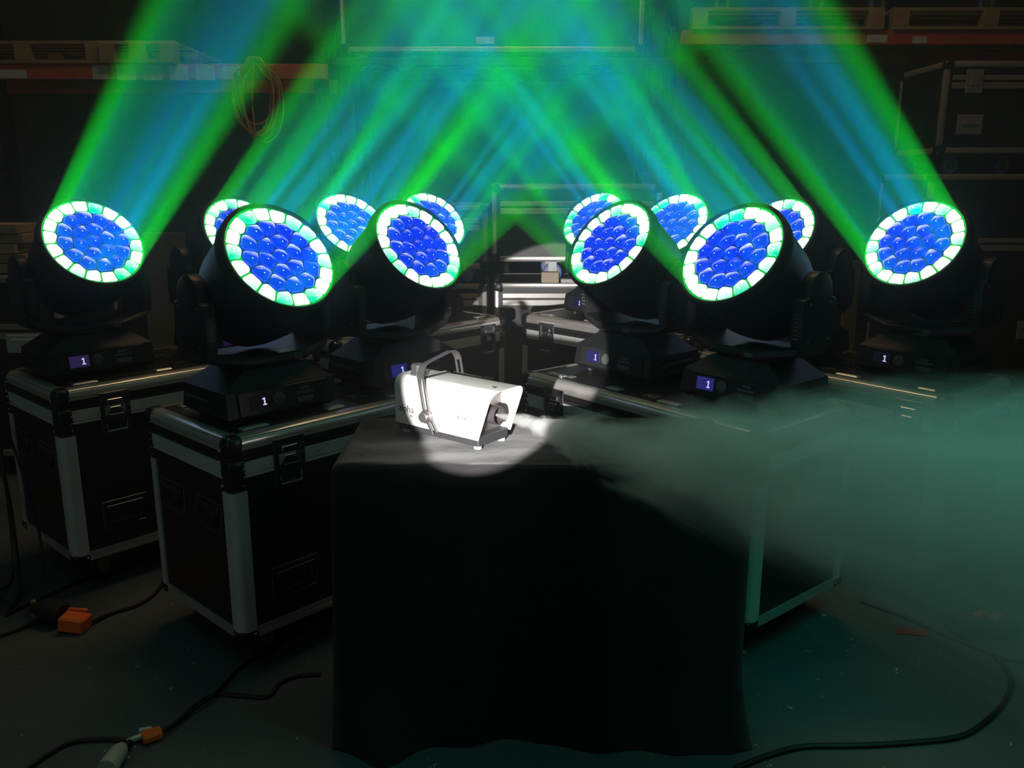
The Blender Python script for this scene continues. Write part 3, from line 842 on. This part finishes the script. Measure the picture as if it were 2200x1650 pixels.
GR = 'cases stored behind the lights'
YB = 5.25
zl = at(1100, 608, YB).z
small_case(1062, 1425, 608, YB, .6, 0, 'lower case of the centre right stack, edges lit white behind the fog machine', lid=.14, feet=.10, group=GR, latch=False, edge='alu')
small_case(1056, 1425, 395, YB - .02, .6, zl, 'upper case of the centre right stack, standing on blue-tyred castors', lid=.3, feet=at(0, 562, YB).z - zl, group=GR, latch=False, edge='alu', inset=.37)
small_case(850, 1046, 610, YB + .03, .6, 0, 'lower case of the unlit centre left stack, beside the white-lit one', lid=.14, feet=.10, group=GR, latch=False)
small_case(842, 1048, 440, YB + .02, .6, at(900, 610, YB + .03).z, 'upper case of the unlit centre left stack, above the dark latch', lid=.3, feet=.09, group=GR, latch=False)
def block(name, u0, u1, v0, v1, Y, depth, m, label, cat, zbot=None):
    a, b = at(u0, v1, Y), at(u1, v0, Y)
    zb_ = a.z if zbot is None else zbot
    o = MB().box(((a.x + b.x) / 2, Y + depth / 2, (zb_ + b.z) / 2), (b.x - a.x, depth, b.z - zb_), .004, 1).build(name, m)
    return tag(o, label, cat)
block('timber_batten', 1163, 1201, 585, 608, YB + .002, .10, 'palewood', 'short pale timber batten on the white-lit case edge under a castor', 'timber', zbot=zl)
block('foam_block', 1205, 1240, 600, 608, YB + .002, .10, 'tape', 'small white block beside the timber batten on the lit case', 'block', zbot=zl)

# stack at the far right
YR = 5.2
zr = at(2100, 374, YR).z
small_case(2000, 2330, 374, YR, .7, 0, 'lower case of the dim stack at the right edge, above the foggy case', feet=.10, group=GR)
small_case(2034, 2330, 130, YR + .05, .6, zr, 'upper case of the dim stack at the right edge, with two pale latch plates', lid=.22, feet=at(0, 330, YR).z - zr, group=GR)
# left edge: a case with timber on it
YL = 4.05
lc = small_case(-170, 120, 592, YL, .6, 0, 'dark case at the left edge behind the leftmost light, timber lying on it', feet=.10, group=GR, latch=False)
q0, q1 = at(18, 758, YL), at(84, 718, YL)
hp = MB().box(((q0.x + q1.x) / 2 - lc.location.x, -.306, (q0.z + q1.z) / 2), (q1.x - q0.x, .010, q1.z - q0.z), .004, 1)
hp.box(((q0.x + q1.x) / 2 - lc.location.x, -.312, (q0.z + q1.z) / 2 + .015), ((q1.x - q0.x) * .7, .010, .018), .003, 1)
hp.build('handle', 'alu_dull', lc)
zt0 = at(0, 592, YL).z
for i in range(5):
    x1 = at(48 - (i % 3) * 7, 560, YL + .05).x
    o = MB().box((x1 - .45, YL + .16 + .02 * (i % 2), zt0 + .024 + i * .047), (.9, .2, .044), .003, 1).build('timber_board', 'wood')
    tag(o, ['lowest tan board of the pile at the left edge', 'second tan board from the bottom of the pile at the left edge', 'middle tan board of the pile at the left edge',
            'second tan board from the top of the pile at the left edge', 'topmost tan board of the pile at the left edge'][i], 'timber', 'boards piled at the left edge')
block('plywood_sheet', 318, 394, 500, 720, 4.75, .02, 'board', 'dull brown plywood sheet standing upright between the two left lights', 'board', zbot=0)
block('plywood_sheet', 1806, 1852, 560, 720, 4.75, .02, 'board', 'narrow dull plywood sheet standing upright left of the rightmost light', 'board', zbot=0)

# pallet racking across the back
def rack(u0, u1, vt, vb, Y, posts, label, labels, m='orange_beam', zdeck=None):
    a, b = at(u0, vb, Y), at(u1, vt, Y)
    root = empty('pallet_rack', ((a.x + b.x) / 2, Y, 0), 0, label, 'rack')
    cx = (a.x + b.x) / 2; zc, h = (a.z + b.z) / 2, b.z - a.z
    for dy in (0, .9): MB().box((0, dy, zc), (b.x - a.x, .05, h), .006, 1).build('beam', m, root)
    for up in posts:
        x = at(up, vt, Y).x - cx
        for dy in (.045, .855):
            p = MB().box((x, dy + .03, 1.75), (.08, .08, 3.5), .004, 1)
            p.box((x, dy + .03, .006), (.14, .12, .012)); p.build('upright', 'rackgrey', root)
        for k in range(5): MB().tube([(x, .09, .3 + k * .6), (x, .87, .3 + k * .6 + (.6 if k % 2 else -.0))], .014, 6).build('brace', 'rackgrey', root)
    for (x0, y0, x1, y1) in labels:
        c, d = at(x0, y1, Y - .027), at(x1, y0, Y - .027)
        MB().box(((c.x + d.x) / 2 - cx, -.0262, (c.z + d.z) / 2), (d.x - c.x, .0015, d.z - c.z)).build('beam_label', 'sticker', root)
    return b.z
YK = 6.0
zA = rack(-180, 704, 138, 172, YK, (-165, 684), 'orange pallet racking with a row of white labels on its beam, upper left',
          [(0, 150, 56, 168), (200, 140, 230, 170), (252, 138, 290, 172), (310, 140, 347, 172), (365, 139, 403, 172), (422, 140, 460, 172), (478, 142, 515, 171)])
zC = rack(712, 1440, 124, 142, YK, (738, 1416), 'grey middle bay of the racking under the wide flight case', [], 'rackgrey')
zB = rack(1462, 2420, 66, 98, YK, (1472, 2400), 'dark red pallet racking with two labels on its beam, upper right', [(1862, 75, 1907, 91), (1960, 78, 1992, 93)])
def pallet(u0, u1, vt, zbot, Y, depth, label, pale=None):
    a, b = at(u0, vt, Y), at(u1, vt, Y)
    w, h = b.x - a.x, a.z - zbot
    root = empty('pallet', ((a.x + b.x) / 2, Y, zbot), 0, label, 'pallet', 'wooden pallets on the racking')
    t = .022
    for k in range(7):
        MB().box((0, .07 + k * (depth - .14) / 6, h - t / 2), (w, .095, t), .002, 1).build('deck_board', 'palewood' if (pale and k == 0) else 'wood', root)
    for y in (.05, depth / 2, depth - .05):
        MB().box((0, y, t / 2), (w, .09, t), .002, 1).build('bottom_board', 'wood', root)
        for x in (-.5, 0, .5):
            MB().box((x * (w - .1), y, h / 2), (.1, .09, h - 2 * t), .003, 1).build('spacer_block', 'wood', root)
    return root
pallet(-130, 212, 86, zA, YK - .05, .98, 'wooden pallet on the orange beam at the upper left edge')
pallet(208, 372, 86, zA, YK - .08, .98, 'narrow wooden pallet with a pale front board, on the orange beam', True)
pallet(1490, 1905, 14, zB, YK - .05, .98, 'left wooden pallet on the dark red beam at upper right')
pallet(1925, 2345, 14, zB, YK - .05, .98, 'right wooden pallet on the dark red beam at upper right')
zp = at(1600, 14, YK - .05).z
small_case(1525, 1820, -190, YK + .1, .7, zp, 'wheeled case on the left pallet at upper right, only its castors showing', feet=.14, group=GR)
small_case(1870, 2200, -190, YK + .1, .7, zp, 'wheeled case on the right pallet at upper right, only its castors showing', feet=.14, group=GR)
big = small_case(714, 1396, -330, YK - .03, .9, zC, 'wide flight case high on the racking behind the crossing beams', lid=.3, feet=.03, group=GR, latch=False, edge='alu')
c, d = at(1022, 94, YK - .035), at(1062, 79, YK - .035)
MB().box(((c.x + d.x) / 2 - big.location.x, -.4545, (c.z + d.z) / 2 - zC), (d.x - c.x, .002, d.z - c.z)).build('case_label', 'sticker', big)

# cable coil hung on the racking
rng = random.Random(11)
mb = MB(); yc = YK - .06
hook = at(548, 128, yc)
for k in range(9):
    c = at(556 + rng.uniform(-12, 10), 200 + rng.uniform(-10, 16), yc)
    rx, rz_ = .125 + rng.uniform(-.03, .03), .25 + rng.uniform(-.03, .05)
    pts = []
    for a in range(0, 361, 15):
        x, z = c.x + rx * math.sin(R(a)), c.z + rz_ * math.cos(R(a))
        pts.append((hook.x + (x - hook.x) * (1 if math.cos(R(a)) < .6 else .55), yc - .03 + .006 * k + .01 * math.sin(R(2 * a + 40 * k)), min(z, hook.z + .01)))
    mb.tube(pts, .0065, 5)
mb.tube(smooth_path([(hook.x, yc - .04, hook.z - .03), tuple(at(542, 215, yc - .04)), tuple(at(549, 292, yc - .04))], 6), .0065, 5)
mb.tube([(hook.x, yc - .05, hook.z), (hook.x, YK, hook.z + .02)], .008, 6)
tag(mb.build('cable_coil', 'rope'), 'tan cable coiled in long loops, hanging from the orange racking beam', 'cable')

# ------------------------------------------------------------------ cables and connectors on the floor
def cable(pts, r, label, name='cable'):
    o = MB().tube(smooth_path(pts, 7), r, 7).build(name, 'cable')
    return tag(o, label, 'cable')
G = lambda u, v, z=.006: tuple(gnd(u, v, z))
cable([G(40, 1665), G(140, 1600), G(220, 1588), G(292, 1590), G(335, 1576), G(378, 1552), G(420, 1515), G(462, 1492), G(520, 1494), G(575, 1496), G(602, 1468), G(640, 1452), G(690, 1448)], .0065,
      'black cable running in a long S from the lower left edge of the floor')
cable([G(318, 1586, .017), G(366, 1562, .017), G(400, 1535, .013), G(455, 1496, .018), G(486, 1465), G(515, 1435), G(560, 1405)], .005, 'thin black cable leaving the S-shaped one towards the castor of the nearest left case')
cable([G(-30, 1378), G(40, 1352), G(95, 1326, .02)], .0065, 'black cable from the left edge to the black plug with orange tape')
cable([G(190, 1338, .015), G(240, 1318), G(290, 1302), G(325, 1282), G(352, 1252)], .006, 'black cable from the orange-taped plug to the corner of the nearest case')
cable([G(15, 1320), G(80, 1290), G(150, 1258), G(230, 1222)], .006, 'black cable lying along the floor under the far left case')
e1, e2, rz, sg, top = case_ax[2]
n2 = Vector((CASES[2][0], CASES[2][1], 0))
def on_end(frac, z, out=.02):   # a place on the outer end face of the far left case
    return tuple(n2 + e2 * (CW * frac) - e1 * out + Vector((0, 0, z)))
cable([on_end(1.02, .70), on_end(.98, .58, .03), on_end(.93, .40, .05), on_end(.80, .22, .06), G(42, 1262, .03), G(28, 1300), G(14, 1322)], .007, 'thick black cable hanging down the outer end of the far left case')
cable([on_end(.90, .52, .02), on_end(.70, .44, .03), on_end(.52, .30, .03), on_end(.42, .16, .035), on_end(.36, .05, .05)], .005, 'thin black cable looping over the handles of the far left case')
cable([on_end(1.04, .50, .03), G(30, 1215, .2), G(-10, 1270, .03)], .006, 'black cable swinging off the far left case to the left edge')
cable([G(2230, 1428), G(2150, 1412), G(2095, 1390), G(2020, 1360), G(1950, 1328), G(1850, 1292)], .0065, 'black cable running up to the foggy right case')
cable([G(2140, 1412), G(2172, 1455), G(2160, 1505), G(2110, 1556), G(2055, 1584), G(1950, 1596), G(1840, 1602), G(1730, 1604), G(1660, 1620), G(1580, 1650)], .0075, 'thick black cable in a wide curve over the right foreground floor')

def plug(u, v, rz, label, orange=True):
    p = gnd(u, v)
    root = empty('power_connector', p, rz, label, 'connector')
    MB().lathe([(0, 0), (.030, 0), (.040, .012), (.042, .07), (.036, .085), (.018, .10), (.018, .13), (0, .13)], 16, Matrix.Translation((.005, 0, .042)) @ Matrix.Rotation(-PI / 2, 4, 'Y')).build('plug_body', 'plugblack', root)
    b = MB(); b.box((.062, -.012, .028), (.085, .060, .050), .006, 1, rot=(0, .12, .3)); b.box((.028, .030, .040), (.075, .014, .022), .003, 1, rot=(0, .05, .3))
    b.build('tape_flag', 'orange', root)
    MB().tube([(-.11, 0, .042), (-.15, .02, .045), (-.18, .045, .03)], .009, 7).build('tail', 'wood', root)
    return root
plug(138, 1343, -.35, 'black connector wrapped with bright orange tape on the left floor')
# taped joint at the lower left
p = gnd(300, 1604)
root = empty('cable_joint', p, 0, 'pale plug taped in orange and white at the bottom left', 'connector')
MB().box((.022, .028, .014), (.050, .040, .020), .004, 1, rot=(0, 0, .6)).build('orange_flag', 'orange', root)
MB().box((-.014, .014, .014), (.046, .012, .014), .003, 1, rot=(0, 0, .7)).box((-.004, .050, .015), (.034, .009, .012), .003, 1, rot=(0, 0, .3)).build('white_tape', 'tape', root)
MB().cyl((-.022, -.004, .014), (-.026, -.034, .016), .010, 10).build('strain_relief', 'plugblack', root)
MB().lathe([(0, 0), (.012, 0), (.022, .02), (.026, .09), (0, .09)], 14, Matrix.Translation((-.026, -.034, .026)) @ Matrix.Rotation(PI / 2, 4, 'X')).build('plug_body', 'plugwhite', root)
# distribution box at the right edge
p = gnd(2120, 1368)
root = empty('power_box', p, .12, 'black power box with red sockets on the floor at the right edge', 'power box')
MB().box((0, .03, .028), (.20, .11, .05), .006, 1).build('box_body', 'plugblack', root)
for dx, dy in ((-.005, .035), (.035, .015)): MB().box((dx, dy, .058), (.044, .030, .020), .004, 1, rot=(0, 0, .4)).build('socket', 'orange', root)
for dx, dy in ((-.07, .01), (-.062, .05)): MB().box((dx, dy, .056), (.022, .018, .014), .003, 1).build('socket', 'redtape', root)
o = MB().raw([G(1928, 1348, .0012), G(1998, 1352, .0012), G(1992, 1366, .0012), G(1926, 1361, .0012), G(1928, 1348, .003), G(1998, 1352, .003), G(1992, 1366, .003), G(1926, 1361, .003)],
             [(0, 1, 2, 3), (4, 5, 6, 7), (0, 1, 5, 4), (1, 2, 6, 5), (2, 3, 7, 6), (3, 0, 4, 7)]).build('floor_tape', 'redtape', None, 0)
tag(o, 'strip of dull red tape on the floor by the right cable', 'tape')

# ------------------------------------------------------------------ haze in the air, and the fog plume
def volume_mat(name):
    m = bpy.data.materials.new(name); m.use_nodes = True; nt = m.node_tree; nt.nodes.clear()
    out = nt.nodes.new('ShaderNodeOutputMaterial'); v = nt.nodes.new('ShaderNodeVolumeScatter')
    nt.links.new(v.outputs[0], out.inputs['Volume'])
    return m, nt, v
m, nt, v = volume_mat('thin_haze'); v.inputs['Density'].default_value = .055; v.inputs['Anisotropy'].default_value = .75
M['haze'] = m
hz = MB().box((0, 3.65, 2.0), (7.6, 3.9, 3.2)).build('haze', 'haze', None, 0)
tag(hz, 'thin haze in the air that shows the light beams', 'haze', kind='stuff')

m, nt, v = volume_mat('fog_plume'); M['fog'] = m
N, L = nt.nodes, nt.links
v.inputs['Anisotropy'].default_value = 0.; v.inputs['Color'].default_value = (.93, .95, .94, 1)
def mth(op, a, b=None, clamp=False):
    n = N.new('ShaderNodeMath'); n.operation = op; n.use_clamp = clamp
    for i, q in enumerate((a, b)):
        if q is None: continue
        if isinstance(q, (int, float)): n.inputs[i].default_value = q
        else: L.new(q, n.inputs[i])
    return n.outputs[0]
tc = N.new('ShaderNodeTexCoord'); xyz = N.new('ShaderNodeSeparateXYZ'); L.new(tc.outputs['Object'], xyz.inputs[0])
X, Y_, Z_ = xyz.outputs
rad0 = mth('ADD', mth('MULTIPLY', mth('POWER', mth('MAXIMUM', X, 0.), 1.12), .235), .0035)
zc = mth('SUBTRACT', Z_, mth('MULTIPLY', X, -.012))
rr = mth('DIVIDE', mth('SQRT', mth('ADD', mth('MULTIPLY', Y_, Y_), mth('MULTIPLY', zc, zc))), rad0)
# eddies that grow with the plume
sc_ = N.new('ShaderNodeVectorMath'); sc_.operation = 'SCALE'; L.new(tc.outputs['Object'], sc_.inputs[0])
L.new(mth('DIVIDE', 1., mth('ADD', mth('MULTIPLY', X, .55), .22)), sc_.inputs['Scale'])
n1 = N.new('ShaderNodeTexNoise'); n1.inputs['Scale'].default_value = 3.6; n1.inputs['Detail'].default_value = 5; n1.inputs['Roughness'].default_value = .62; n1.inputs['Distortion'].default_value = .5
L.new(sc_.outputs[0], n1.inputs['Vector'])
e = mth('ADD', rr, mth('MULTIPLY', mth('MULTIPLY', mth('SUBTRACT', n1.outputs[0], .5), 3.0), mth('ADD', mth('MULTIPLY', X, 5.), .12, True)))
core = mth('MULTIPLY', mth('SUBTRACT', 1.0, e), 1.5, True)
dens = mth('MULTIPLY', core, mth('DIVIDE', 1., mth('ADD', mth('MULTIPLY', X, 1.0), .018)))
dens = mth('MULTIPLY', dens, mth('MULTIPLY', X, 120., True))
L.new(mth('MULTIPLY', dens, 7.2), v.inputs['Density'])
d = Vector((.78, -.62, 0)).normalized()
tip = Vector((-.150, 2.207, TZ + .0844)) + d * .140 + Vector((.62, .78, 0)) * -.006
# a cone-shaped hull round the plume, widening away from the nozzle
V, Fc = [], []
secs = ((0, .010), (.06, .035), (.2, .10), (.5, .19), (.9, .31), (1.35, .42), (1.75, .50))
for x, r in secs:
    for k in range(16):
        a = 2 * PI * k / 16
        V.append((x, r * math.cos(a), max(r * math.sin(a) * 1.0, -.83)))
for i in range(len(secs) - 1):
    for k in range(16): Fc.append((i * 16 + k, i * 16 + (k + 1) % 16, (i + 1) * 16 + (k + 1) % 16, (i + 1) * 16 + k))
Fc += [tuple(range(16)), tuple(range((len(secs) - 1) * 16, len(secs) * 16))]
fo = MB().raw(V, Fc).build('fog', 'fog', None, 0)
fo.location = tip; fo.rotation_euler = (0, 0, math.atan2(d.y, d.x))
tag(fo, 'thick fog plume blown from the nozzle towards the right', 'fog', kind='stuff')
